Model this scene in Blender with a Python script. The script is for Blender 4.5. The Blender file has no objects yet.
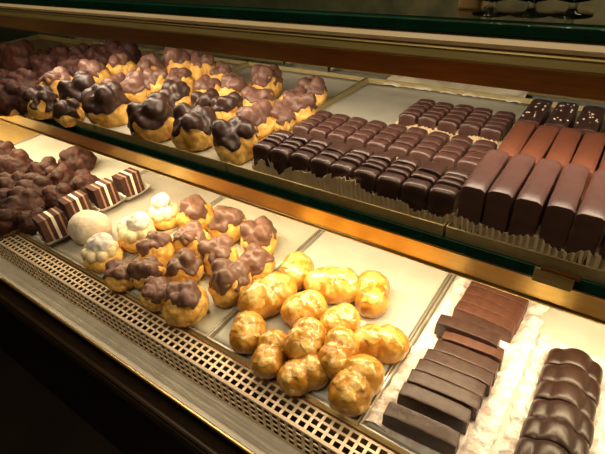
import bpy, bmesh, math, random
import numpy as np
from mathutils import Vector, Matrix, noise as mn

random.seed(7)
S = bpy.context.scene
COL = S.collection
# ------------------------------------------------------------------ camera
RW = np.array([[0.8174914696179398, 0.2818936102130827, -0.5022386779439985],
               [0.5717264652057676, -0.5024911754118108, 0.6485610747004287],
               [-0.06954528082637298, -0.8173362901243841, -0.5719482867886654]])
FPX = 454.32
CAM = np.array([0, 0, 0.6])
def at(px, py, z=0.0):
    r = RW @ np.array([px-302.5, py-227.0, FPX])
    t = (z-CAM[2])/r[2]
    return Vector(CAM+t*r)

cd = bpy.data.cameras.new('camera'); cam = bpy.data.objects.new('camera', cd); COL.objects.link(cam)
M = Matrix(((RW[0][0], -RW[0][1], -RW[0][2]), (RW[1][0], -RW[1][1], -RW[1][2]), (RW[2][0], -RW[2][1], -RW[2][2]))).to_4x4()
M.translation = Vector(CAM); cam.matrix_world = M
cd.sensor_width = 36; cd.lens = FPX*36/605; cd.clip_start = 0.02
S.camera = cam
S.view_settings.view_transform = 'Standard'; S.view_settings.look = 'None'
S.view_settings.gamma = 1; S.view_settings.use_curve_mapping = False
S.view_settings.exposure = 0.0

# ------------------------------------------------------------------ materials
def lin(c): return tuple(((x/12.92) if x <= .04045 else ((x+.055)/1.055)**2.4) for x in c)
def mat(name, c1, c2=None, scale=30, rough=.5, metal=0, coat=0, bump=0, bscale=None, trans=0, emit=None, es=0,
        detail=4, thr=(.35, .65), spec=.5, sss=0, ior=1.45, stretch=None, coat_rough=.1, bdist=.002):
    m = bpy.data.materials.new(name); m.use_nodes = True
    nt = m.node_tree; b = nt.nodes['Principled BSDF']
    b.inputs['Roughness'].default_value = rough; b.inputs['Metallic'].default_value = metal
    b.inputs['Coat Weight'].default_value = coat; b.inputs['Coat Roughness'].default_value = coat_rough
    b.inputs['Transmission Weight'].default_value = trans
    b.inputs['Specular IOR Level'].default_value = spec; b.inputs['IOR'].default_value = ior
    if sss:
        b.inputs['Subsurface Weight'].default_value = sss
        b.inputs['Subsurface Radius'].default_value = (.01, .006, .003)
        b.inputs['Subsurface Scale'].default_value = .5
    tc = nt.nodes.new('ShaderNodeTexCoord'); src = tc.outputs['Object']
    if stretch:
        mp = nt.nodes.new('ShaderNodeMapping'); mp.inputs['Scale'].default_value = stretch
        nt.links.new(src, mp.inputs['Vector']); src = mp.outputs['Vector']
    n = nt.nodes.new('ShaderNodeTexNoise'); n.inputs['Scale'].default_value = scale; n.inputs['Detail'].default_value = detail
    nt.links.new(src, n.inputs['Vector'])
    if c2 is None: c2 = c1
    r = nt.nodes.new('ShaderNodeValToRGB')
    r.color_ramp.elements[0].position = thr[0]; r.color_ramp.elements[1].position = thr[1]
    r.color_ramp.elements[0].color = (*c1, 1); r.color_ramp.elements[1].color = (*c2, 1)
    nt.links.new(n.outputs['Fac'], r.inputs['Fac']); nt.links.new(r.outputs['Color'], b.inputs['Base Color'])
    if bump:
        n2 = nt.nodes.new('ShaderNodeTexNoise'); n2.inputs['Scale'].default_value = bscale or scale*3; n2.inputs['Detail'].default_value = 3
        nt.links.new(src, n2.inputs['Vector'])
        bp = nt.nodes.new('ShaderNodeBump'); bp.inputs['Strength'].default_value = bump; bp.inputs['Distance'].default_value = bdist
        nt.links.new(n2.outputs['Fac'], bp.inputs['Height']); nt.links.new(bp.outputs['Normal'], b.inputs['Normal'])
        if coat: nt.links.new(bp.outputs['Normal'], b.inputs['Coat Normal'])
    if emit:
        b.inputs['Emission Color'].default_value = (*emit, 1); b.inputs['Emission Strength'].default_value = es
    return m
MT = dict(
 choux=mat('baked choux pastry', (.56,.27,.040), (.92,.60,.17), 60, .55, bump=.9, bscale=150, sss=.1),
 choux2=mat('glazed golden pastry', (.42,.17,.014), (.80,.45,.085), 38, .42, coat=.8, coat_rough=.1, bump=.35, bscale=110, sss=.05, thr=(.38,.62)),
 sugar=mat('clear sugar glaze', (.52,.25,.03), (.86,.56,.17), 80, .15, coat=1, coat_rough=.06, bump=.9, bscale=170, thr=(.4,.6)),
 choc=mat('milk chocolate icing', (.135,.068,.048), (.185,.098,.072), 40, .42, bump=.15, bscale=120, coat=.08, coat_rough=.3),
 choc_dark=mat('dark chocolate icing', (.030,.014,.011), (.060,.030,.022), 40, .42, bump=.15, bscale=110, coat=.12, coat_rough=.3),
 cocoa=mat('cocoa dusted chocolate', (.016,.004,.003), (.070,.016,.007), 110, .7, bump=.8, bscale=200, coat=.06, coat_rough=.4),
 slice=mat('chocolate coating', (.075,.034,.026), (.11,.054,.042), 60, .36, bump=.12, bscale=150, coat=.2, coat_rough=.3),
 slice_dk=mat('glossy dark chocolate coating', (.038,.018,.014), (.060,.030,.024), 60, .32, bump=.1, bscale=150, coat=.15, coat_rough=.25),
 slice_red=mat('reddish milk chocolate coating', (.135,.048,.026), (.165,.060,.034), 30, .38, bump=.1, bscale=100),
 log=mat('glossy log icing', (.024,.011,.008), (.040,.019,.014), 50, .38, bump=.12, bscale=140, coat=.12, coat_rough=.2),
 slice_top=mat('satin chocolate coating', (.080,.040,.034), (.105,.053,.045), 40, .36, bump=.1, bscale=90, coat=.1),
 bar=mat('matt chocolate bar coating', (.042,.020,.016), (.065,.033,.026), 70, .42, bump=.2, bscale=200, coat=.1, coat_rough=.3),
 bar_red=mat('matt brown chocolate bar coating', (.075,.028,.018), (.11,.046,.030), 70, .5, bump=.2, bscale=200),
 crumb=mat('pale nut crumbs', (.70,.58,.42), (.85,.75,.6), 80, .7),
 powder=mat('icing sugar', (.62,.59,.54), (.90,.88,.85), 70, .9, bump=.4, bscale=260),
 cream=mat('piped cream', (.62,.52,.30), (.80,.70,.46), 90, .55, bump=.6, bscale=160),
 pale=mat('pale dusted bun', (.55,.43,.29), (.74,.67,.57), 40, .8, bump=.3, bscale=200, thr=(.3,.6)),
 sponge=mat('dark chocolate sponge', (.045,.015,.009), (.07,.025,.014), 150, .8, bump=.8, bscale=300),
 brown_cream=mat('pinkish brown filling', (.34,.17,.11), (.42,.23,.16), 80, .6),
 white_cream=mat('white cream filling', (.85,.78,.65), None, 80, .6),
 case=mat('fluted baking paper', (.78,.62,.40), (.90,.76,.54), 60, .75),
 case_w=mat('white lace paper', (.52,.46,.41), (.70,.65,.60), 400, .8, bump=.5, bscale=500),
 crinkle=mat('crinkled pinkish paper', (.66,.47,.40), (.90,.84,.80), 55, .6, bump=.8, bscale=120, thr=(.3,.55), detail=8),
 parch=mat('greaseproof paper', (.50,.50,.44), (.57,.57,.51), 12, .32, bump=.25, bscale=35, bdist=.003),
 parch_dim=mat('dimmed greaseproof paper', (.36,.33,.28), (.42,.39,.34), 12, .4, bump=.25, bscale=30, bdist=.003),  # darker copy of the paper, weaker light put into its colour
 parch2=mat('yellowed greaseproof paper', (.46,.45,.36), (.54,.53,.44), 12, .36, bump=.25, bscale=30, bdist=.003),
 tray=mat('brushed steel tray', (.52,.49,.41), (.60,.57,.49), 60, .35, .6, stretch=(1, 20, 1)),
 tray_d=mat('dull brass tray', (.34,.28,.12), (.42,.35,.17), 60, .4, .35, stretch=(1, 20, 1)),
 gold=mat('brushed gold metal', (.62,.42,.10), (.70,.49,.14), 40, .3, 1, stretch=(1, 12, 12)),
 gold_deck=mat('satin gold sheet', (.80,.58,.22), (.86,.66,.30), 30, .45, .8, stretch=(1, 6, 6)),
 gold_rail=mat('polished gold rail', (.90,.62,.24), (.95,.68,.30), 40, .3, .9),
 rail_tan=mat('bright tan rail', (.95,.74,.45), (.97,.80,.52), 20, .35, .0),  # reflected brightness put into the pale base colour
 bronze=mat('brown bronze metal', (.26,.105,.030), (.32,.135,.045), 20, .35, .85, stretch=(1, 8, 8)),
 olive=mat('dull olive brass', (.40,.30,.10), (.46,.36,.15), 20, .4, .5, stretch=(1, 10, 10)),
 grille=mat('cream painted perforated metal', (.78,.60,.40), (.84,.68,.46), 20, .4, .3),
 ledge=mat('grey stone ledge', (.62,.57,.46), (.72,.67,.55), 25, .35, bump=.1, bscale=60),
 dark=mat('black laminate', (.010,.007,.005), (.016,.011,.008), 20, .35),
 void=mat('duct shade', (.012,.008,.005), None, 20, .8),  # near-black stands in for the shade behind the grille holes
 trimdk=mat('dark brown trim', (.05,.03,.015), (.07,.04,.02), 20, .4),
 gglass=mat('green glass edge', (.001,.028,.016), (.002,.042,.024), 30, .1, coat=.3),
 topglass=mat('dark tinted glass', (.02,.035,.02), None, 30, .03, coat=1, coat_rough=.02),
 door=mat('dark sliding door glass', (.015,.012,.010), (.03,.022,.016), 6, .12),
 door_reflect=mat('door glass with blue grey reflection tone', (.10,.13,.14), (.13,.16,.16), 6, .3),  # bluish reflection in the door glass, put into its colour
 chrome=mat('chrome', (.8,.78,.7), None, 20, .12, 1),
 wallm=mat('dark brown wall', (.04,.032,.012), (.12,.09,.035), 7, .7),
 floorm=mat('dark floor tile', (.02,.015,.01), (.03,.022,.015), 4, .4),
 wood=mat('tan wood', (.42,.26,.10), (.52,.33,.14), 14, .5, stretch=(6, 6, 1)),
 glass=mat('clear glass', (.9,.95,.9), None, 10, .02, trans=1, ior=1.5),
 wine=mat('dark drink', (.012,.006,.004), None, 10, .1),
 tube=mat('lit fluorescent tube', (.9,.8,.6), None, 10, .5, emit=(1,.72,.36), es=5),
)

# ------------------------------------------------------------------ object helpers
def link(name, me, m, parent=None, smooth=True):
    o = bpy.data.objects.new(name, me); COL.objects.link(o)
    if m is not None and not me.materials:
        for x in (m if isinstance(m, (list, tuple)) else [m]): me.materials.append(x)
    if parent is not None: o.parent = parent
    if smooth:
        for p in me.polygons: p.use_smooth = True
    return o
def tag(o, label=None, cat=None, group=None, kind=None):
    if label: o['label'] = label
    if cat: o['category'] = cat
    if group: o['group'] = group
    if kind: o['kind'] = kind
    return o
def empty(name, loc=(0, 0, 0), rz=0):
    o = bpy.data.objects.new(name, None); COL.objects.link(o); o.location = loc; o.rotation_euler = (0, 0, rz)
    o.empty_display_size = .02
    return o
def frombm(name, bm, m, parent=None, smooth=False):
    me = bpy.data.meshes.new(name); bm.to_mesh(me); bm.free(); return link(name, me, m, parent, smooth)
def frompy(name, v, f, m, parent=None, smooth=False):
    me = bpy.data.meshes.new(name); me.from_pydata(v, [], f); me.update(); return link(name, me, m, parent, smooth)
def bx(bm, x0, x1, y0, y1, z0, z1, bev=0, seg=2):
    r = bmesh.ops.create_cube(bm, size=1)
    for v in r['verts']:
        v.co = Vector(((x0+x1)/2+v.co.x*(x1-x0), (y0+y1)/2+v.co.y*(y1-y0), (z0+z1)/2+v.co.z*(z1-z0)))
    if bev:
        es = list({e for v in r['verts'] for e in v.link_edges})
        bmesh.ops.bevel(bm, geom=es, offset=bev, segments=seg, profile=.6, affect='EDGES')
def box(name, m, x0, x1, y0, y1, z0, z1, parent=None, bev=0, seg=2):
    bm = bmesh.new(); bx(bm, x0, x1, y0, y1, z0, z1, bev, seg)
    return frombm(name, bm, m, parent, False)
def prism(name, m, prof, x0, x1, parent=None):
    # profile in (y,z), extruded along x
    n = len(prof); v = [(x0, *p) for p in prof]+[(x1, *p) for p in prof]
    f = [(i, (i+1) % n, n+(i+1) % n, n+i) for i in range(n)]+[tuple(range(n))[::-1], tuple(range(n, 2*n))]
    o = frompy(name, v, f, m, parent)
    bm = bmesh.new(); bm.from_mesh(o.data); bmesh.ops.recalc_face_normals(bm, faces=bm.faces); bm.to_mesh(o.data); bm.free()
    return o
def rod(name, m, a, b, r, parent=None, seg=16):
    a, b = Vector(a), Vector(b); d = (b-a); L = d.length
    bm = bmesh.new(); bmesh.ops.create_cone(bm, cap_ends=True, segments=seg, radius1=r, radius2=r, depth=L)
    q = d.to_track_quat('Z', 'Y').to_matrix().to_4x4(); q.translation = (a+b)/2
    bmesh.ops.transform(bm, matrix=q, verts=bm.verts)
    return frombm(name, bm, m, parent, True)
def lathe(name, m, prof, parent=None, seg=24, loc=(0, 0, 0)):
    v = []; f = []
    for i, (r, z) in enumerate(prof):
        for k in range(seg):
            a = 2*math.pi*k/seg; v.append((loc[0]+r*math.cos(a), loc[1]+r*math.sin(a), loc[2]+z))
    for i in range(len(prof)-1):
        for k in range(seg): f.append((i*seg+k, i*seg+(k+1) % seg, (i+1)*seg+(k+1) % seg, (i+1)*seg+k))
    return frompy(name, v, f, m, parent, True)
def copy_tree(o, parent=None):
    c = o.copy(); COL.objects.link(c)
    if parent is not None: c.parent = parent
    for ch in list(KIDS.get(o.name, [])): copy_tree(ch, c)
    return c
KIDS = {}
def register(root):
    KIDS[root.name] = [o for o in COL.objects if o.parent == root]
    return root

# ------------------------------------------------------------------ room
X0, X1 = -3.0, 1.1
tag(box('floor', MT['floorm'], -5, 3, -2, 3, -.87, -.85), kind='structure')
tag(box('wall_back', MT['wallm'], -5, 3, 2.6, 2.7, -.85, 2.2), kind='structure')
tag(box('wall_left', MT['wallm'], -5.1, -5, -2, 2.7, -.85, 2.2), kind='structure')
tag(box('wall_right', MT['wallm'], 3, 3.1, -2, 2.7, -.85, 2.2), kind='structure')
tag(box('wall_front', MT['wallm'], -5, 3, -2.1, -2, -.85, 2.2), kind='structure')
tag(box('ceiling', MT['wallm'], -5.1, 3.1, -2.1, 2.7, 2.2, 2.25), kind='structure')

# ------------------------------------------------------------------ display case
case = empty('display_case', (0, 0, 0))
tag(case, 'long brass and dark brown refrigerated pastry display case with two lit shelves', 'display case')
LZ = -.055
box('base_cabinet', MT['dark'], X0, X1, .262, 1.12, -.85, LZ-.05, case)
box('ledge', MT['ledge'], X0, X1, .2285, .32, LZ-.018, LZ, case)
rod('ledge_trim', MT['gold_rail'], (X0, .2265, LZ-.004), (X1, .2265, LZ-.004), .0032, case)
prism('ledge_apron', MT['trimdk'], [(.228, LZ-.018), (.262, LZ-.018), (.262, LZ-.05), (.24, LZ-.05)], X0, X1, case)
rod('base_trim', MT['trimdk'], (X0, .225, LZ-.10), (X1, .225, LZ-.10), .006, case)
box('plinth_rail', MT['trimdk'], X0, X1, .225, .263, LZ-.17, LZ-.14, case, .003)
box('duct', MT['void'], X0, X1, .315, 1.06, -.09, -.052, case)
box('duct_floor', MT['void'], X0, X1, .268, .3135, LZ-.001, LZ+.003, case)
box('lower_deck', MT['gold_deck'], X0, X1, .3135, 1.06, -.05, -.001, case)
rod('deck_edge', MT['bronze'], (X0, .3125, 0.0005), (X1, .3125, 0.0005), .0016, case)

# perforated air grille, bent over its front edge
def grille():
    px = .0145; nc = int((.32+1.75)/px); xs = []
    for i in range(nc+1):
        xs += [-1.75+i*px, -1.75+i*px+.0046]
    path = [(.3118, 0, 1)]           # (y, z, holes in the strip that follows); the innermost row is cut open
    p = .0120; y = .3118-.0012
    path.append((y, 0, 0)); y -= .0038
    for r in range(3):
        path.append((y, 0, 1)); path.append((y-p+.0038, 0, 0)); y -= p
    yc = y+.0035-.0035   # corner
    path.append((y-.0004, -.0010, 0))
    yb, zb = y-.0014, -.0032
    n = 4; ye, ze = .2665, LZ+.002
    for r in range(n):
        a = r/n; b = (r+.70)/n
        path.append((yb+(ye-yb)*a, zb+(ze-zb)*a, 1)); path.append((yb+(ye-yb)*b, zb+(ze-zb)*b, 0))
    path.append((ye, ze, 0))
    v = []; f = []
    for (y, z, h) in path:
        for x in xs: v.append((x, y, z))
    W = len(xs)
    for j in range(len(path)-1):
        for i in range(W-1):
            if path[j][2] and i % 2 == 1: continue
            f.append((j*W+i, j*W+i+1, (j+1)*W+i+1, (j+1)*W+i))
    o = frompy('air_grille', v, f, MT['grille'], case)
    s = o.modifiers.new('s', 'SOLIDIFY'); s.thickness = .0011; s.offset = 0
    return o
grille()

# shelves, fascias, lamps
SH = .254                    # top of the middle glass shelf
def shelf(z0, yb=1.05, name='glass_shelf', m='gglass', t=.015):
    return box(name, MT[m], X0, X1, .458, yb, z0-t, z0, case, .001)
shelf(SH)
prism('fascia', MT['gold'], [(.4595, .239), (.470, .239), (.484, .1925), (.478, .1905)], X0, X1, case)
rod('fascia_lip', MT['gold_rail'], (X0, .4785, .1905), (X1, .4785, .1905), .0036, case)
rod('fascia_bead', MT['bronze'], (X0, .4612, .2365), (X1, .4612, .2365), .0016, case)
box('lamp_hood', MT['olive'], X0, X1, .472, 1.0, .226, .237, case)
TZ = .503
shelf(TZ, 1.06, 'glass_top', 'gglass', .0102)
box('top_panel', MT['topglass'], X0, X1, .47, 1.10, TZ, TZ+.0012, case)
# rail below the glass edge, its brightness put into the colour
prism('top_rail', MT['rail_tan'], [(.4605, .4922), (.472, .4922), (.472, .4822), (.4570, .4822), (.4560, .4862)], X0, X1, case)
prism('top_fascia', MT['olive'], [(.4605, .4835), (.470, .4835), (.470, .4675), (.4562, .4675), (.4555, .4700), (.4580, .4765), (.4572, .4785)], X0, X1, case)
prism('top_valance', MT['bronze'], [(.464, .4675), (.470, .4675), (.478, .441), (.474, .441)], X0, X1, case)
box('top_lamp_hood', MT['trimdk'], X0, X1, .471, 1.08, .476, .484, case)
# chrome cap on the top valance
cp = Vector((at(166, 21, .474).x*.46/at(166, 21, .474).y, .4615, .474))
rod('fascia_cap', MT['chrome'], (cp.x, .4635, cp.z), (cp.x, .4585, cp.z-.001), .004, case)
# green-glass edge clip and bracket on the middle shelf, right
def onfront(px, py, y):
    r = RW @ np.array([px-302.5, py-227.0, FPX]); t = y/r[1]; return Vector(CAM+t*r)
c0 = onfront(533, 274, .457); c1 = onfront(573, 286, .457)
box('edge_clip', MT['olive'], c0.x, c1.x, .4545, .4585, .236, .2545, case, .0008)
box('edge_clip_plate', MT['bronze'], c0.x+.006, c1.x+.004, .453, .458, .2545, .259, case, .0006)

# back of the case
box('back_frame', MT['dark'], X0, X1, 1.06, 1.10, -.05, .03, case)
box('back_rail', MT['olive'], X0, X1, 1.045, 1.075, SH, SH+.012, case, .002)
box('end_panel', MT['dark'], X0-.02, X0, .25, 1.12, -.1, TZ+.01, case)
box('end_panel', MT['dark'], X1, X1+.02, .25, 1.12, -.1, TZ+.01, case)
xs = [X0, -2.0, -1.0, 0.05, X1]
for i in range(4):
    d = box('sliding_door', MT['door_reflect'] if i == 0 else MT['door'], xs[i], xs[i+1]+.03, 1.076+.008*(i % 2), 1.082+.008*(i % 2), .0, .486, case)
    box('door_frame', MT['trimdk'], xs[i+1]-.012, xs[i+1]+.012, 1.070, 1.076+.008*(i % 2), SH+.012, .476, d)
# shelf support hooks near the back
for px, py in ((243, 66), (300, 68), (38, 47)):
    p = at(px, py, .30)
    bm = bmesh.new(); bx(bm, p.x-.003, p.x+.003, .985, 1.05, .255, .262, .001); bx(bm, p.x-.003, p.x+.003, .985, .991, .262, .29, .001)
    frombm('shelf_hook', bm, MT['chrome'], case)
# tubes
rod('light_tube', MT['tube'], (X0+.05, .512, .212), (X1-.05, .512, .212), .008, case)
rod('light_tube', MT['tube'], (X0+.05, .545, .466), (X1-.05, .545, .466), .008, case)
def area(name, loc, rot, sx, sy, e, col):
    l = bpy.data.lights.new(name, 'AREA'); l.shape = 'RECTANGLE'; l.size = sx; l.size_y = sy; l.energy = e; l.color = col
    o = bpy.data.objects.new(name, l); COL.objects.link(o); o.location = loc; o.rotation_euler = rot; return o
WARM = (1, .78, .46)
area('shelf_lamp', (-.95, .520, .2025), (math.radians(8), 0, 0), 3.9, .03, 15, WARM)
area('top_lamp', (-.10, .56, .4565), (math.radians(12), 0, 0), 2.3, .03, 6.8, (1, .80, .58))
area('room_fill', (-.5, -.18, 2.1), (math.radians(-3), 0, 0), 1.2, .7, 17, (1, .80, .52))  # unseen fill light, added to brighten the ledge and top rail
area('back_fill', (.1, 1.7, 2.1), (0, 0, 0), 1.5, .5, 55, (1, .80, .52))  # unseen fill light, added to lift the back wall and glasses
w = bpy.data.worlds.new('world'); S.world = w; w.use_nodes = True
w.node_tree.nodes['Background'].inputs['Color'].default_value = (.02, .014, .008, 1)
w.node_tree.nodes['Background'].inputs['Strength'].default_value = .5

# ------------------------------------------------------------------ trays and papers
def tray(x0, x1, y0, y1, z, label, m='tray', rim=.009, group=None):
    t = .0012; g = .001; x0 += g; x1 -= g
    prof = []; v = []
    # outer rim loop, inner floor loop
    def loop(ix, zz): return [(x0+ix, y0+ix, zz), (x1-ix, y0+ix, zz), (x1-ix, y1-ix, zz), (x0+ix, y1-ix, zz)]
    rings = [loop(.0008, z+.0003), loop(.0002, z+rim-.001), loop(0, z+rim), loop(.0022, z+rim), loop(.0028, z+rim-.001), loop(.006, z+.0018)]
    for r in rings: v += r
    f = []
    for j in range(len(rings)-1):
        for k in range(4): f.append((j*4+k, j*4+(k+1) % 4, (j+1)*4+(k+1) % 4, (j+1)*4+k))
    n = len(rings)-1
    f.append((n*4, n*4+1, n*4+2, n*4+3)); f.append((3, 2, 1, 0))
    o = frompy('baking_tray', v, f, MT[m])
    tag(o, label, 'tray'); return o
def paper(x0, x1, y0, y1, z, label, m='parch', seed=0, curl=0.004, skew=0, fold=False):
    nx, ny = 40, 40; v = []; f = []
    for j in range(ny+1):
        for i in range(nx+1):
            u, w_ = i/nx, j/ny
            x = x0+(x1-x0)*u+skew*(w_-.5); y = y0+(y1-y0)*w_
            e = min(u, 1-u, 1-w_)
            h = .0006*(1+mn.noise((x*14+seed, y*14, seed)))
            h += curl*max(0, 1-e/.06)**2*(.5+.5*mn.noise((x*6, y*6, seed+3)))*(1 if w_ > .1 else w_/.1)
            v.append((x, y, z+h+.0003))
    for j in range(ny):
        for i in range(nx):
            a = j*(nx+1)+i; f.append((a, a+1, a+nx+2, a+nx+1))
    o = frompy('baking_paper', v, f, MT[m], None, True)
    s = o.modifiers.new('s', 'SOLIDIFY'); s.thickness = .0003; s.offset = 1
    tag(o, label, 'paper'); return o
LX = [-1.68, -1.385, -1.09, -.78, -.476, -.177, .125, .43]
tl = ['steel tray at the far left end of the lower shelf',
      'steel tray under the dark pastries left of the cake slices',
      'steel tray under the striped cake slices and white puffs',
      'steel tray on the lower shelf under the chocolate topped cream puffs',
      'steel tray on the lower shelf under the plain golden glazed buns',
      'steel tray on the lower shelf under the long chocolate bars and ridged log',
      'steel tray at the right edge of the lower shelf beyond the ridged log']
for i in range(7): tray(LX[i], LX[i+1], .3175, .702, 0, tl[i])
pl = ['white paper under the leftmost cocoa puffs on the lower shelf', 'white paper under the dark puffs left of the striped cake slices',
      'dimly lit paper under striped cake slices and white sugared puffs', 'yellowish paper under the chocolate topped puffs of the lower shelf',
      'white paper under the plain golden buns', 'white paper under the long chocolate bars and ridged log']
for i in range(6):
    paper(LX[i]+.008, LX[i+1]-.008, .326, .694, .002, pl[i], 'parch2' if i == 3 else ('parch_dim' if i == 2 else 'parch'), i)
UX = [-1.96, -1.60, -1.235, -.87, -.505, -.137, .23, .6]
ul = ['brass tray at the far left end of the upper shelf', 'brass tray on the upper shelf left end under dark chocolate puffs',
      'brass tray on the upper shelf under the dark domed chocolate puffs', 'brass tray on the upper shelf under golden puffs with chocolate tops',
      'brass tray on the upper shelf under the rows of small cut chocolate blocks', 'brass tray on the upper shelf right under big chocolate loaf slices',
      'brass tray at the far right end of the upper shelf']
for i in range(7): tray(UX[i], UX[i+1], .461, .945, SH, ul[i], 'tray_d', .0165)
pu = [None, 'paper at the left end of the upper shelf under dark glossy puffs', 'paper on the upper shelf under the dark domed puffs', 'paper on the upper shelf behind the golden puffs with chocolate tops',
      'paper with a folded left edge behind the small cut chocolate blocks', 'paper under the big chocolate loaf slices on the upper shelf', None]
for i in range(1, 6):
    paper(UX[i]+.006, UX[i+1]-.004, .470, .938, SH+.002, pu[i], 'parch2', 10+i, .008)
def foil():
    v = []; f = []; a = at(384, 84, .262); b = at(520, 92, .262)
    nx, ny = 60, 16
    for j in range(ny+1):
        for i in range(nx+1):
            u, w_ = i/nx, j/ny
            x = a.x+(b.x+.02-a.x)*u; y = .935+.10*w_
            h = .004+.016*math.sin(w_*math.pi)*(.6+.8*abs(mn.noise((x*11, y*9, 3))))+.004*mn.noise((x*50, y*40, 1))
            v.append((x, y, .258+max(h, .0005)))
    for j in range(ny):
        for i in range(nx):
            q = j*(nx+1)+i; f.append((q, q+1, q+nx+2, q+nx+1))
    o = frompy('paper_sheet', v, f, mat('waxed paper', (.72,.66,.44), (.80,.76,.6), 20, .22, coat=.6, bump=.4, bscale=30), None, True)
    o.modifiers.new('s', 'SOLIDIFY').thickness = .0004
    tag(o, 'crumpled shiny waxed paper behind the small chocolate blocks, back of upper shelf', 'paper')
foil()

# ------------------------------------------------------------------ pastry shapes
def ico(sub):
    bm = bmesh.new(); bmesh.ops.create_icosphere(bm, subdivisions=sub, radius=1)
    v = np.array([x.co[:] for x in bm.verts]); f = [[q.index for q in p.verts] for p in bm.faces]; bm.free()
    return v/np.linalg.norm(v, axis=1)[:, None], f
ICO = {4: ico(4), 5: ico(5)}
def lobed(D, lobes, k=90):
    rs = []
    for (c, r) in lobes:
        c = np.array(c)/np.array(r); d = D/np.array(r)
        A = (d*d).sum(1); B = (d*c).sum(1); Cc = (c*c).sum()-1
        disc = B*B-A*Cc; ok = disc > 0
        t = np.where(ok, (B+np.sqrt(np.maximum(disc, 0)))/A, 0); t = np.maximum(t, 0)
        rs.append(t)
    rs = np.array(rs)*k*10
    mx = rs.max(0); return (mx+np.log(np.exp(rs-mx).sum(0)))/(k*10)
def nz(P, s, seed, octv=2):
    return np.array([mn.fractal(Vector(p)*s+Vector((seed*7.3, seed*3.1, seed)), .6, 2.1, octv) for p in P])
def meshof(name, V, F):
    me = bpy.data.meshes.new(name); me.from_pydata(V.tolist(), [], F); me.update(); return me
def pastry(name, lobes, seed, hbase, body_m, glaze=None, rough=.0022, sub=5, bodyname=None):
    """star shaped lump with its base at z=0; glaze=(material, threshold height, wobble, thickness, partname)"""
    D, F = ICO[sub]
    r = lobed(D, lobes)
    P = D*r[:, None]
    n1 = nz(P, 38, seed, 3); n2 = nz(P, 110, seed+5, 2)
    r = r+rough*n1+rough*.35*n2
    V = D*r[:, None]
    Vb = V.copy(); Vb[:, 2] = np.maximum(Vb[:, 2], -hbase+.0015*np.abs(D[:, 0])*0)
    Vb[:, 2] += hbase
    root = link(name, meshof(name, Vb, F), MT[body_m])
    if glaze:
        for g in (glaze if isinstance(glaze, list) else [glaze]):
            gm, th, wob, thick, part = g[:5]; cen = g[5] if len(g) > 5 else None
            n3 = nz(P, 45, seed+11, 2); n4 = nz(P, 85, seed+17, 1)
            if cen is None: s = V[:, 2]-th+wob*n3+wob*.5*n4
            else:
                dd = np.linalg.norm((V-np.array(cen[0]))/np.array(cen[1]), axis=1)
                s = (1-dd)*.012+wob*n3+wob*.5*n4
            mk = np.clip(s/.0035, -1, 1); mk = np.where(mk > 0, np.sqrt(np.clip(mk, 0, 1)), mk)
            rg = r+np.where(mk > 0, .0003+thick*mk, mk*.004)+.0006*n4*(mk > 0)
            Vg = D*rg[:, None]; Vg[:, 2] = np.maximum(Vg[:, 2], -hbase+.001); Vg[:, 2] += hbase
            keep = [q for q in F if max(mk[q[0]], mk[q[1]], mk[q[2]]) > -.9]
            used = sorted({i for q in keep for i in q}); mp = {o: i for i, o in enumerate(used)}
            link(part, meshof(part, Vg[used], [[mp[i] for i in q] for q in keep]), MT[gm], root)
    return register(root)

# choc topped puffs: choux body, 2-3 blobs on top under the icing
def puff_proto(seed, kind='milk'):
    rnd = random.Random(seed)
    lobes = [((0, 0, 0), (.031, .029, .024))]
    a0 = rnd.uniform(0, 6.28)
    nb = rnd.choice([2, 2, 3])
    for k in range(nb):
        a = a0+k*6.28/nb+rnd.uniform(-.3, .3); d = .0145 if nb == 2 else .016
        q = rnd.uniform(.0125, .0165)
        lobes.append(((d*math.cos(a), d*math.sin(a), rnd.uniform(.014, .020)), (q*.92, q*.9, q*.8)))
    if rnd.random() < .5: lobes.append(((.008*math.cos(a0+1.5), .008*math.sin(a0+1.5), .02), (.012, .011, .010)))
    a = rnd.uniform(0, 6.28); lobes.append(((.012*math.cos(a), .012*math.sin(a), -.004), (.022, .02, .018)))
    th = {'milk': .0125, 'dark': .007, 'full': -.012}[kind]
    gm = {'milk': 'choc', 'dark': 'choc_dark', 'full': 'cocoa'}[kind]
    return pastry('cream_puff', lobes, seed, .018, 'choux', (gm, th, .014, .0018, 'chocolate_icing'), rough=.0030)
P_MILK = [puff_proto(s, 'milk') for s in (1, 2, 3, 4, 5, 6)]
P_DARK = [puff_proto(s, 'dark') for s in (11, 12, 13, 14)]
P_FULL = [puff_proto(s, 'full') for s in (21, 22, 23, 24)]
used_protos = set()
def place(proto, loc, rz, sc, label, cat, group=None, tilt=(0, 0)):
    if proto.name in used_protos: o = copy_tree(proto)
    else: used_protos.add(proto.name); o = proto
    o.location = loc; o.rotation_euler = (tilt[0], tilt[1], rz)
    o.scale = (sc, sc, sc) if not isinstance(sc, tuple) else sc
    tag(o, label, cat, group); return o

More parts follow.
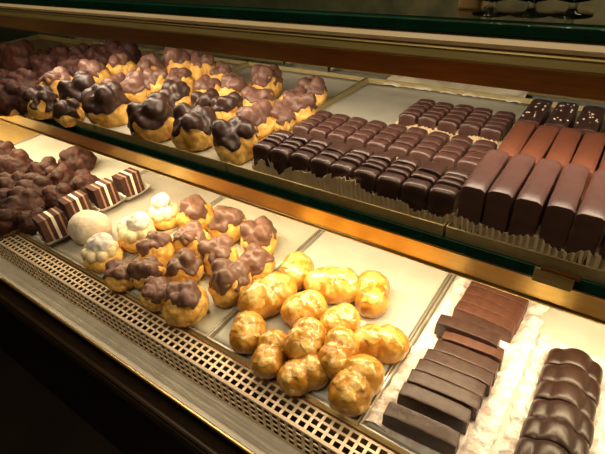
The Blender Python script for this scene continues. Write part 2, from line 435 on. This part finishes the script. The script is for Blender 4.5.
def puffs(lst, protos, z, group, unit, seed=0, fz=.42, cat='cream puff', hh=1.0, dy=0):
    rnd = random.Random(seed)
    for i, it in enumerate(lst):
        px, py, wpx, lab = it[:4]
        opt = it[4] if len(it) > 4 else {}
        dz = opt.get('dz', 0)
        p = at(px, py+dy, z+.020+dz)
        depth = (RW.T @ (np.array(p)-CAM))[2]
        sc = (wpx*depth/FPX)/unit
        sc = min(max(sc, .6), 1.75)
        pr = opt.get('p', protos)[i % len(opt.get('p', protos))] if 'k' not in opt else opt.get('p', protos)[opt['k']]
        s3 = (sc, sc, sc*hh*opt.get('h', 1.0))
        place(pr, (p.x, p.y, z+dz-.0008), opt.get('r', rnd.uniform(0, 6.28)), s3, lab, cat, group, opt.get('t', (0, 0)))
ZL, ZU = .0035, SH+.0035

# lower shelf: chocolate topped puffs
puffs([
 (197,218,36,'chocolate topped puff right beside the farthest sugared puff'),
 (229,228,38,'middle chocolate topped puff of the three in the back row'),
 (260,241,38,'chocolate topped puff at the right end of the back row'),
 (192,243,36,'chocolate topped puff directly in front of the leftmost back row puff'),
 (220,259,37,'chocolate topped puff in the middle of its tray'),
 (257,266,36,'chocolate topped puff between the right back row one and the large front one'),
 (157,252,35,'chocolate topped puff on the left side, right of the cream filled sugared puffs'),
 (186,271,37,'chocolate topped puff with wide golden base behind the two frontmost ones'),
 (231,285,43,'large chocolate topped puff at the right front, touching the tray divider'),
 (122,276,33,'shaded chocolate topped puff at the left front corner beside the sugared puff'),
 (149,275,34,'chocolate topped puff with a peaked icing ridge, second from left at the front'),
 (157,294,33,'chocolate topped puff in the front row just left of the frontmost one'),
 (187,306,44,'large frontmost chocolate topped puff next to the perforated metal grille'),
], P_MILK, ZL, 'chocolate topped puffs on the lower shelf', .0605, 3, hh=1.1, dy=1)

# dark cocoa puffs, lower left
puffs([
 (4,153,22,'cocoa dark pastry farthest back at the left picture edge'),
 (17,170,32,'long cocoa dark pastry with pale cream showing on its right side'),
 (78,162,31,'glossy cocoa dark pastry alone on white paper, back right'),
 (46,172,26,'round cocoa dark pastry left of the glossy lone one'),
 (62,179,26,'cocoa dark pastry between the back round one and the cake slices'),
 (86,186,28,'cocoa dark pastry directly behind the third striped cake slice'),
 (104,190,22,'cocoa dark pastry behind the farthest two striped cake slices'),
 (15,188,30,'cocoa dark pastry in the left middle of the dark pile'),
 (38,191,30,'cocoa dark pastry in the centre of the dark pile'),
 (60,198,28,'cocoa dark pastry just left of the second striped cake slice'),
 (3,203,28,'cocoa dark pastry at the left picture edge, second from the front'),
 (25,208,34,'large cocoa dark pastry near the front of the dark pile'),
 (6,221,30,'cocoa dark pastry at the front left corner beside the perforated grille'),
 (33,220,26,'cocoa dark pastry at the front, touching the nearest striped cake slice'),
], P_FULL, ZL, 'cocoa dusted dark pastries on the lower shelf', .058, 5, cat='pastry', dy=2)

# upper shelf
U = 'puffs on the upper shelf'
puffs([
 (22,68,38,'black glossy domed puff at the far left back of the upper shelf', dict(p=P_FULL)),
 (4,86,28,'black puff at the left picture edge of the upper shelf', dict(p=P_FULL)),
 (27,90,34,'dark glossy puff in front of the far left domed one', dict(p=P_FULL)),
 (47,56,18,'small dark puff peeking out behind the reddish glossy ones', dict(p=P_FULL)),
 (47,70,26,'reddish glossy puff right of the far left domed one', dict(p=P_FULL)),
 (64,60,26,'reddish glossy puff at the back, third from the left', dict(p=P_FULL)),
 (84,60,28,'reddish glossy puff at the back between two other reddish ones', dict(p=P_FULL)),
 (101,60,26,'reddish glossy puff at the back just left of the tall glossy one', dict(p=P_FULL)),
 (76,72,26,'dark puff with a bright glint in the middle of the reddish group', dict(p=P_FULL)),
 (60,88,34,'iced puff with a golden right side left of the two big dark domes'),
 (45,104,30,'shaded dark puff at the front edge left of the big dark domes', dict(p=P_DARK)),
 (126,57,30,'tall glossy chocolate puff at the back beside the chrome hook', dict(p=P_FULL)),
 (122,69,28,'brown iced puff in front of the tall glossy one'),
 (96,79,32,'brown iced puff with a wide matt top behind the big dark dome'),
 (84,100,38,'big smooth dark domed puff near the front left', dict(p=P_DARK, h=1.05)),
 (110,110,42,'big dark puff with a bare golden right half at the front', dict(p=P_DARK, h=1.0)),
 (116,90,28,'brown iced puff directly behind the big half golden one'),
 (139,90,32,'brown iced puff with golden base behind the large dark topped one'),
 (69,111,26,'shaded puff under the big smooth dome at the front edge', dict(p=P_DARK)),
 (152,73,30,'pinkish brown iced puff in the back, left of the three ball puff'),
 (182,66,34,'golden puff with three chocolate balls on top at the very back'),
 (204,72,28,'tall golden puff with a stacked chocolate top at the back', dict(h=1.2)),
 (222,75,24,'golden puff at the back right end, touching the tall stacked one'),
 (157,87,32,'pinkish iced puff in the middle behind the wide cut one'),
 (181,85,30,'brown iced puff in the middle right behind the dark glossy topped ones'),
 (176,103,36,'golden puff with a dark twin top in the middle row', dict(p=P_DARK)),
 (154,124,44,'large dark topped puff at the front left beside empty paper', dict(p=P_DARK)),
 (197,132,44,'golden puff with two dark balls at the front middle', dict(p=P_DARK)),
 (208,107,32,'golden puff with a cracked dark top behind the front middle one', dict(p=P_DARK)),
 (229,112,34,'golden puff with reddish filling showing, right of the cracked top one', dict(p=P_DARK)),
 (236,93,34,'flat topped iced puff in the back right group'),
 (209,91,28,'small iced puff left of the flat topped one at the back right'),
 (267,85,34,'tall chocolate covered puff at the back of the right column'),
 (258,106,36,'chocolate covered puff second from the back in the right column'),
 (255,124,38,'chocolate covered puff third from the back in the right column'),
 (237,143,44,'front puff of the right column with dark icing over its top', dict(p=P_DARK)),
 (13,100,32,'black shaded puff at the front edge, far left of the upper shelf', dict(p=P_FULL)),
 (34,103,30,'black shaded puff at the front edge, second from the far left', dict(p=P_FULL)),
 (313,92,30,'tall puff with a chocolate ball top at the far right of the puffs'),
 (294,99,28,'puff with low chocolate icing between the two rightmost tall puffs'),
 (301,110,34,'golden puff with a chocolate cap, just behind the cut chocolate blocks'),
 (281,118,30,'golden puff with small chocolate blobs beside the first cut chocolate block'),
], P_MILK, ZU, U, .060, 9, hh=1.12, dy=3)

# ------------------------------------------------------------------ golden buns
def bun(seed, L, two, tilt=0):
    rnd = random.Random(seed)
    if two: lobes = [((-L*.45, 0, 0), (.024, .023, .020)), ((L*.45, .002, .001), (.023, .024, .020)), ((0, 0, .004), (.02, .015, .013))]
    else: lobes = [((0, 0, 0), (L*.95, .024, .020)), ((L*.3, .004, .004), (.02, .019, .017)), ((-L*.35, -.003, .003), (.02, .02, .016))]
    return pastry('choux_bun', lobes, seed, .015, 'choux2',
                  ('sugar', .013, .014, .0005, 'sugar_glaze'), rough=.0018)
B = [bun(31, .034, False), bun(32, .030, True), bun(33, .040, False), bun(34, .028, True), bun(35, .031, False)]
buns = [
 (297,274,40,64,'plain golden bun farthest left in the back row',0,0),
 (333,289,46,-8,'long plain golden bun in the back row, lying crosswise in the middle',2,0),
 (373,296,42,82,'plain golden bun with a pinched waist at the back right, by empty paper',1,0),
 (268,300,48,22,'long plain golden bun slanting on the left, behind the round front left one',2,0),
 (305,312,44,10,'plain golden bun in the middle of the pile, behind the shiny stacked one',4,0),
 (248,334,42,70,'round browned golden bun at the front left corner by the perforated grille',0,0),
 (272,355,42,60,'plain golden bun second from the left in the front row',1,0),
 (340,323,40,15,'plain golden bun in the middle right, partly under the top stacked bun',4,0),
 (303,341,46,48,'shiny plain golden bun stacked on top in the centre of the pile',4,.012),
 (380,346,46,-10,'wide plain golden bun at the right, alone near the white paper strip',3,0),
 (305,376,44,15,'plain golden bun in the front row under the stacked ones, half in shadow',3,0),
 (336,353,44,60,'shiny plain golden bun stacked on top at the right centre',1,.014),
 (357,387,54,50,'largest plain golden bun at the front right corner of its tray',3,0),
]
for i, (px, py, wpx, ang, lab, k, dz) in enumerate(buns):
    p = at(px, py, ZL+.016+dz); depth = (RW.T @ (np.array(p)-CAM))[2]
    sc = min(max((wpx*depth/FPX)/.0575, .75), 1.6)
    # ang is given in the picture plane from the right; turn it into a heading on the tray
    a = math.radians(ang); q = at(px+10*math.cos(a), py-10*math.sin(a), ZL+.016+dz)
    rz = math.atan2(q.y-p.y, q.x-p.x)
    place(B[k], (p.x, p.y, ZL+dz-.0008), rz, (sc, sc, sc*1.1), lab, 'bun', 'plain golden buns on the lower shelf', (.25 if dz else 0, 0))

# ------------------------------------------------------------------ sugared puffs
def big_white():
    o = pastry('cream_bun', [((0, 0, 0), (.037, .033, .029)), ((-.008, .004, .005), (.026, .026, .024))], 41, .020, 'pale', None, .0012)
    return o
p = at(91, 230, ZL+.02); place(big_white(), (p.x, p.y, ZL-.0008), .4, 1.33, 'large smooth pale sugared bun without a cut, beside the nearest striped cake slice', 'bun', 'white sugared puffs on the lower shelf')
def sandwich(seed, tops):
    rnd = random.Random(seed)
    root = empty('cream_puff')
    b = pastry('puff_base', [((0, 0, 0), (.034, .031, .018))], seed, .011, 'choux', None, .002); b.parent = root
    c = pastry('cream_filling', [((0, 0, 0), (.026, .024, .012))]+[((.021*math.cos(q), .020*math.sin(q), .001), (.0095, .0095, .010)) for q in [k*.785 for k in range(8)]], seed+1, .008, 'cream', None, .0012); c.parent = root
    c.location = (0, 0, .018)
    for (x, y, z, r) in tops:
        l = pastry('sugared_lid', [((0, 0, 0), (r, r*.85, r*.62))], seed+int(1000*r), r*.4, 'powder', None, .0034, 4); l.parent = root
        l.location = (x, y, z); l.rotation_euler = (.32, -.12, 0)
    KIDS[root.name] = []
    return root
for (px, py, tops, rz, sc, lab) in [
 (102, 255, [(.003, .007, .029, .024)], .3, 1.0, 'cream filled puff with white lid in front of the large pale bun'),
 (138, 236, [(.005, .009, .031, .021), (-.026, -.002, .020, .016)], -.2, 1.12, 'cream filled puff with white lid, right of the large pale bun'),
 (165, 216, [(.006, -.004, .026, .017), (-.010, .002, .026, .016), (-.002, .006, .042, .018)], .4, .98, 'sugared puff with stacked white balls on top, farthest back of the white puffs')]:
    p = at(px, py, ZL+.02); o = sandwich(50+px, tops); o.location = (p.x, p.y, ZL-.0008); o.rotation_euler.z = rz; o.scale = (sc*1.27,)*3
    tag(o, lab, 'cream puff', 'white sugared puffs on the lower shelf')

# ------------------------------------------------------------------ fluted papers
def fluted(w, d, h, flare, seed, amp=.0014, pitch=.0036, wave=.35, m='case', name='paper_case', zb=0):
    """open rectangular fluted paper case centred on the origin, base at z=0"""
    rnd = random.Random(seed); pts = []
    for (ax, ay, bx_, by, nx, ny) in [(-w/2, -d/2, w/2, -d/2, 0, -1), (w/2, -d/2, w/2, d/2, 1, 0), (w/2, d/2, -w/2, d/2, 0, 1), (-w/2, d/2, -w/2, -d/2, -1, 0)]:
        L = math.hypot(bx_-ax, by-ay); n = max(4, int(L/pitch)*2)
        for k in range(n):
            t = k/n; pts.append((ax+(bx_-ax)*t, ay+(by-ay)*t, nx, ny, k))
    n = len(pts); v = []; rows = 4
    for r in range(rows+1):
        s = r/rows
        for i, (x, y, nx, ny, k) in enumerate(pts):
            o = flare*s*(1+.5*mn.noise((x*60, y*60, seed)))+(amp*(.4+.8*s) if k % 2 else -amp*.3)
            hh = h*s*(1+wave*mn.noise((x*45+seed, y*45, 2.2))+.12*mn.noise((x*220, y*220, seed)))
            v.append((x+nx*o, y+ny*o, zb+hh+.0002))
    f = []
    for r in range(rows):
        for i in range(n): f.append((r*n+i, r*n+(i+1) % n, (r+1)*n+(i+1) % n, (r+1)*n+i))
    f.append(tuple(range(n))[::-1])
    me = bpy.data.meshes.new(name); me.from_pydata(v, [], f); me.update()
    o = link(name, me, MT[m], None, False)
    s = o.modifiers.new('s', 'SOLIDIFY'); s.thickness = .00025; s.offset = 0
    return o

# ------------------------------------------------------------------ cut chocolate blocks
def slice_mesh(name, w, d, h, seed, bev=.0024, front=False, round_=.0):
    """slab w wide (x), d deep (y), h tall, domed top, base at z=0, gently irregular"""
    bm = bmesh.new(); bmesh.ops.create_grid(bm, x_segments=1, y_segments=1, size=.5); bm.free()
    nx, ny, nzz = 10, 4, 5
    bm = bmesh.new(); bx(bm, -w/2, w/2, -d/2, d/2, 0, h)
    bmesh.ops.subdivide_edges(bm, edges=bm.edges, cuts=5, use_grid_fill=True)
    for v in bm.verts:
        x, y, z = v.co
        t = z/h
        # round the two long top edges and pull the sides in slightly
        ex = max(0, (abs(x)-(w/2-bev*1.6))/(bev*1.6)); 
        z2 = z-(t**3)*(ex**2)*bev*.9
        if front and y < -d*.3: z2 -= t**2*((-y-d*.3)/(d*.2))**2*bev*(.6 if d > .05 else 1.1)
        if d < .0225:
            ey = min(1, abs(y)/(d/2)); z2 -= (t**4)*(ey**4)*.0020
        n = mn.noise((x*70+seed*3.7, y*70, z*70+seed))
        v.co = Vector((x*(1-.03*t)+n*.0005, y+mn.noise((x*50, z*50, seed*1.3))*.0006, z2+t*n*.0009+t*round_*(1-(2*x/w)**2)))
    me = bpy.data.meshes.new(name); bm.to_mesh(me); bm.free()
    o = link(name, me, None, None, True)
    b = o.modifiers.new('b', 'BEVEL'); b.width = .0007; b.segments = 2; b.limit_method = 'ANGLE'; b.angle_limit = math.radians(50)
    return o
ORD = ['first', 'second', 'third', 'fourth', 'fifth', 'sixth', 'seventh', 'eighth', 'ninth', 'tenth', 'eleventh', 'twelfth']
protos = {}
def getslice(key, *a, mname='slice', **k):
    if key not in protos:
        o = slice_mesh('chocolate_slice', *a, **k); o.data.materials.append(MT[mname]); protos[key] = o; return o
    c = protos[key].copy(); COL.objects.link(c); return c
HB = .037; WB = .034
def block_row(xs, y0, depths, rowname, mname, seed, tw=0.0, hts=None, gap=.0046, leans=None):
    HB = hts or .033; CH = .023 if seed == 1 else .010
    rnd = random.Random(seed); n = len(xs)
    for c, x in enumerate(xs):
        dd = depths[c % len(depths)]
        tot = sum(dd)+gap*(len(dd)-1); ang = tw+rnd.uniform(-.03, .03)
        pc = fluted(WB+.002, tot+.002, CH, .0034, seed*31+c, .0030, .0062, 1.0)
        pc.location = (x, y0+tot/2, SH+.0028); pc.rotation_euler.z = ang
        tag(pc, f'fluted case of {ORD[c]} small chocolate block from left, {rowname}', 'paper case', 'fluted papers of the small chocolate blocks')
        y = -tot/2
        for s, d in enumerate(dd):
            key = (round(d, 4), s == 0, rnd.choice([0, 1]), mname, HB)
            o = getslice(key, WB-.001, d, HB, len(protos)+1, front=(s == 0), mname=mname, round_=.0012)
            off = Vector((rnd.uniform(-.0012, .0012), y+d/2, 0)); off.rotate(Matrix.Rotation(ang, 3, 'Z'))
            o.location = (x+off.x, y0+tot/2+off.y, SH+.0038+rnd.uniform(0, .0012))
            o.rotation_euler = (rnd.uniform(-.05, .03), rnd.uniform(-.02, .02), ang+rnd.uniform(-.03, .03))
            y += d+gap
            pos = 'front' if s == 0 else ('rear' if s == len(dd)-1 else ORD[s])
            tag(o, f'{pos} slice of {ORD[c]} small chocolate block from left, {rowname}', 'chocolate slice',
                f'chocolate slices of the {rowname}')
A4 = (.020, .009, .010, .018); A4b = (.018, .008, .010, .021); A3 = (.020, .014, .026)
block_row([-.440+.0360*i for i in range(9)], .478, [A4, A4b, A4, A3], 'front row', 'slice_dk', 1, hts=.047)
C4 = (.018, .018, .019, .019)
block_row([-.461+.0378*i for i in range(9)], .609, [C4, (.020, .017, .019, .018), C4], 'middle row', 'slice', 2, hts=.025)
block_row([-.313+.0368*i for i in range(5)], .740, [(.013, .014, .014, .015, .015), (.014, .014, .015, .012, .015)], 'back row', 'slice', 3, hts=.025)

# big loaf slices on the right tray
def loaf(n, x0, pitch, y0, d, h, gapw, rowname, mname, seed, labelkind, crumbs=False, zlift=0):
    rnd = random.Random(seed)
    pc = None
    for i in range(n):
        x = x0+pitch*i
        key = ('loaf', rowname, i % 2)
        o = getslice(key, pitch-gapw, d, h, seed*5+i, front=(seed < 3), mname=mname, round_=.001, bev=.0028)
        o.location = (x, y0+d/2+rnd.uniform(-.002, .002), SH+.0034+zlift); o.rotation_euler = (0, 0, rnd.uniform(-.02, .02))
        o.name = 'loaf_slice'
        tag(o, f'{labelkind}, {ORD[i]} from the left', 'cake slice', f'big chocolate loaf slices of the {rowname}')
        if crumbs:
            for q in range(14):
                cx, cy = rnd.uniform(-.4, .4)*(pitch-gapw), rnd.uniform(-.35, .4)*d
                bm = bmesh.new(); bmesh.ops.create_icosphere(bm, subdivisions=1, radius=rnd.uniform(.0008, .0019))
                for v in bm.verts: v.co.z *= .6; v.co += Vector((cx, cy, h+.0012))
                if q == 0: acc = bmesh.new()
                me = bpy.data.meshes.new('t'); bm.to_mesh(me); bm.free(); acc.from_mesh(me); bpy.data.meshes.remove(me)
            cr = frombm('nut_crumbs', acc, MT['crumb'], o); cr['kind'] = 'stuff'
        if seed == 1:
            f_ = fluted(pitch-.002, d+.002, .017, .0028, 70+i, .0028, .0060, 1.0); f_.location = (x, y0+d/2, SH+.0028)
            tag(f_, f'fluted paper under the {ORD[i]} big dark loaf slice from left', 'paper case', 'fluted papers of the big loaf slices')
loaf(8, -.1155, .0305, .477, .106, .067, .0026, 'front row', 'slice_top', 1, 'big dark loaf slice, front of right upper tray')
loaf(8, -.114, .0312, .607, .122, .052, .0018, 'middle row', 'slice_red', 2, 'reddish brown loaf slice behind the big dark ones')
loaf(6, -.115, .039, .745, .104, .048, .006, 'back row', 'slice_dk', 3, 'dark loaf slice sprinkled with pale crumbs, right upper tray', True)

# ------------------------------------------------------------------ lower right: bars and log
def crumple(name, x0, x1, y0, y1, seed, label, hgt=.012, cov=None, skew=0):
    nx, ny = 90, 150; v = []; f = []
    for j in range(ny+1):
        for i in range(nx+1):
            u, w_ = i/nx, j/ny
            edge = abs(u-.5)*2
            x = x0+(x1-x0)*u+.006*mn.noise((0, w_*18, seed+i//200))*edge+skew*(w_-.5); y = y0+(y1-y0)*w_
            rise = max(0, (edge-.60)/.40)
            h = hgt*(math.sin(rise*math.pi*.9))*(.55+.7*mn.noise((x*40, y*60, seed)))+.0016*mn.turbulence(Vector((x*160, y*200, seed)), 2, False)*min(1, rise*4)
            v.append((x, y, .0036+max(0, h)))
    for j in range(ny):
        for i in range(nx):
            q = j*(nx+1)+i; f.append((q, q+1, q+nx+2, q+nx+1))
    o = frompy(name, v, f, MT['crinkle'], None, False)
    o.modifiers.new('s', 'SOLIDIFY').thickness = .0003
    return tag(o, label, 'paper')
crumple('crinkled_paper', -.168, -.012, .328, .695, 4, 'crinkled pinkish white paper lining under the row of long chocolate bars', skew=.01)
crumple('crinkled_paper', -.006, .112, .328, .615, 6, 'crinkled pinkish white paper lining under the ridged dark chocolate log')

bars = [(473,279,528,300,0),(468,287,524,309,0),(464,294,520,317,0),(458,302,515,325,0),
        (440,316,500,338,.010),(445,331,504,352,0),(437,342,498,366,0),(427,351,493,377,0),(419,361,485,388,0),(411,372,480,400,0),(403,385,470,414,0),(388,405,459,437,0)]
blab = ['brown chocolate bar at the very back of the long bar row', 'brown chocolate bar second from the back of the long bar row',
 'brown chocolate bar third from the back of the long bar row', 'brown chocolate bar just behind the raised crooked bar',
 'raised crooked chocolate bar sticking out left from its long row', 'brown chocolate bar with pale specks just in front of the raised crooked bar',
 'chocolate bar second in front of the raised crooked bar', 'chocolate bar third in front of the raised crooked bar',
 'chocolate bar fourth from the front of the long bar row', 'chocolate bar third from the front of the long bar row',
 'chocolate bar second from the front of the long bar row', 'frontmost chocolate bar of the long row, near the perforated grille']
for i, (xa, ya, xb, yb, dz) in enumerate(bars):
    zt = ZL+.030+dz
    a, b = at(xa, ya, zt), at(xb, yb, zt); L = (b-a).length
    o = slice_mesh('chocolate_bar', L+.004, .0228, .030, 60+i, bev=.003, round_=.001)
    o.data.materials.append(MT['bar_red'] if i < 6 and i != 4 else MT['bar'])
    c = (a+b)/2; o.location = (c.x, c.y-.004, ZL+.0012+dz)
    o.rotation_euler = (.0, 0, math.atan2(b.y-a.y, b.x-a.x))
    tag(o, blab[i], 'chocolate bar', 'long chocolate bars on the lower shelf')

# ridged log, cut in slices
def log_slice(w, d, h, seed):
    n = 60; rows = 4; v = []; f = []
    for r in range(rows+1):
        t = r/rows; e = 1-(2*t-1)**8*.03
        for k in range(n+1):
            a = math.pi*k/n; c, sn = math.cos(a), math.sin(a)
            # three soft lobes: left, taller centre, right
            R_ = 0
            for (cx, cz, q) in ((-.30, .34, .24), (0, .52, .30), (.30, .34, .24), (0, .25, .42)):
                B = cx*-c+cz*.62*sn; D_ = B*B-(cx*cx+(cz*.62)**2-q*q)
                if D_ > 0: R_ = max(R_, B+math.sqrt(D_))
            v.append((-c*R_*w*.97*e, -d/2+d*t, sn*R_*h*1.62*e))
    for r in range(rows):
        for k in range(n): q = r*(n+1)+k; f.append((q, q+n+1, q+n+2, q+1))
        f.append((r*(n+1), r*(n+1)+n, (r+1)*(n+1)+n, (r+1)*(n+1)))
    f.append(tuple(range(n+1))); f.append(tuple(range(rows*(n+1), rows*(n+1)+n+1))[::-1])
    me = bpy.data.meshes.new('log_slice'); me.from_pydata(v, [], f); me.update()
    bm = bmesh.new(); bm.from_mesh(me); bmesh.ops.recalc_face_normals(bm, faces=bm.faces); bm.to_mesh(me); bm.free()
    o = link('log_slice', me, MT['log'], None, True)
    b = o.modifiers.new('b', 'BEVEL'); b.width = .0005; b.segments = 1; b.limit_method = 'ANGLE'; b.angle_limit = math.radians(50)
    return o
base = None; rnd = random.Random(4)
for i in range(7):
    y = .555-.0335*i
    if base is None: base = log_slice(.072, .0318, .046, 1); o = base
    else: o = base.copy(); COL.objects.link(o)
    o.location = (.049+rnd.uniform(-.0012, .0012), y, ZL+.001); o.rotation_euler = (rnd.uniform(.02, .07), 0, rnd.uniform(-.06, .06))
    o.scale = (1+rnd.uniform(-.03, .03), 1, 1+rnd.uniform(-.03, .03))
    lab = 'slice of the ridged dark chocolate log at its back end' if i == 0 else f'glossy slice of the ridged dark chocolate log, {ORD[i]} from its back end'
    tag(o, lab, 'log slice', 'slices of the ridged chocolate log')

# ------------------------------------------------------------------ striped cake slices in lace papers
def cake_slice(loc, rz, lab, plab, D=.058, H=.062, W=.040):
    root = empty('cake_slice', loc, rz)
    lay = [('sponge_layer', 'sponge', .24), ('filling_layer', 'brown_cream', .08), ('sponge_layer', 'sponge', .16), ('cream_layer', 'white_cream', .12),
           ('sponge_layer', 'sponge', .18), ('filling_layer', 'brown_cream', .08), ('sponge_layer', 'sponge', .14)]
    y = -D/2
    for nm, m, fr in lay:
        d = D*fr
        bm = bmesh.new(); bx(bm, -W/2, W/2, y, y+d-.0001, 0, H)
        bmesh.ops.subdivide_edges(bm, edges=bm.edges, cuts=3, use_grid_fill=True)
        for v in bm.verts:
            n = mn.noise(v.co*90+Vector((y*100, rz*9, 0))); v.co.x += .0007*n; v.co.z += .0006*n*(v.co.z/H)
        frombm(nm, bm, MT[m], root, False); y += d
    tag(root, lab, 'cake slice', 'striped cake slices')
    # lace paper boat flaring out to the right and front
    v = []; f = []; n = 48; rows = 5
    for r in range(rows+1):
        s = r/rows
        for k in range(n):
            a = 2*math.pi*k/n; c, sn = math.cos(a), math.sin(a)
            ex = (W/2+.002)*c/max(abs(c), abs(sn)); ey = (D/2+.001)*sn/max(abs(c), abs(sn))
            fl = s*(.028 if c > .2 else .004); wav = .0012*s*math.sin(k*math.pi*.66)
            v.append((ex+c*(fl+wav), ey+sn*(fl*.35+wav), .0002+s**1.3*.020))
    for r in range(rows):
        for k in range(n): f.append((r*n+k, r*n+(k+1) % n, (r+1)*n+(k+1) % n, (r+1)*n+k))
    f.append(tuple(range(n))[::-1])
    o = frompy('lace_paper', v, f, MT['case_w'], None, True); o.modifiers.new('s', 'SOLIDIFY').thickness = .0003
    o.location = (loc[0], loc[1], loc[2]-.0006); o.rotation_euler.z = rz
    tag(o, plab, 'paper case', 'white lace papers of the striped cake slices')
cs = [(53, 227, 'nearest striped cake slice, by the perforated grille and the large pale bun', 'white lace paper under the nearest striped cake slice'),
      (77, 209, 'striped cake slice second from the front, behind the large pale bun', 'white lace paper under the second striped cake slice from the front'),
      (104, 196, 'striped cake slice third from the front', 'white lace paper under the third striped cake slice from the front'),
      (129, 185, 'farthest striped cake slice, at the back of its row', 'white lace paper under the farthest striped cake slice')]
for i, (px, py, a, b) in enumerate(cs):
    p = at(px, py, ZL+.028)
    cake_slice((p.x, p.y, ZL+.001), -.12+.03*i, a, b)

# ------------------------------------------------------------------ on top of the case
for i, (px, lab) in enumerate([(485, 'leftmost stemmed glass on top of the display case, beside the wooden post'), (525, 'stemmed glass in the middle of three on top of the display case'), (567, 'rightmost stemmed glass on top of the display case')]):
    p = at(px, 17+i, TZ+.001)
    g = empty('wine_glass', (p.x, p.y+.02, TZ+.0012)); tag(g, lab, 'glass', 'stemmed glasses on top of the display case')
    lathe('foot', MT['glass'], [(0, 0), (.018, 0), (.018, .001), (.006, .002), (.004, .004)], g)
    lathe('stem', MT['glass'], [(.004, .003), (.0034, .006), (.0036, .009), (.005, .011)], g)
    lathe('bowl', MT['glass'], [(.004, .010), (.016, .013), (.025, .022), (.028, .040), (.026, .065), (.0252, .065), (.0272, .04), (.0242, .0225), (.0155, .014), (0, .0115)], g)
p = at(462, 15, TZ)
tag(box('wooden_post', MT['wood'], p.x-.012, p.x+.012, p.y+.02, p.y+.045, TZ+.0012, TZ+.30, None, .002), 'tan wooden post standing on top of the display case left of the stemmed glasses', 'post')
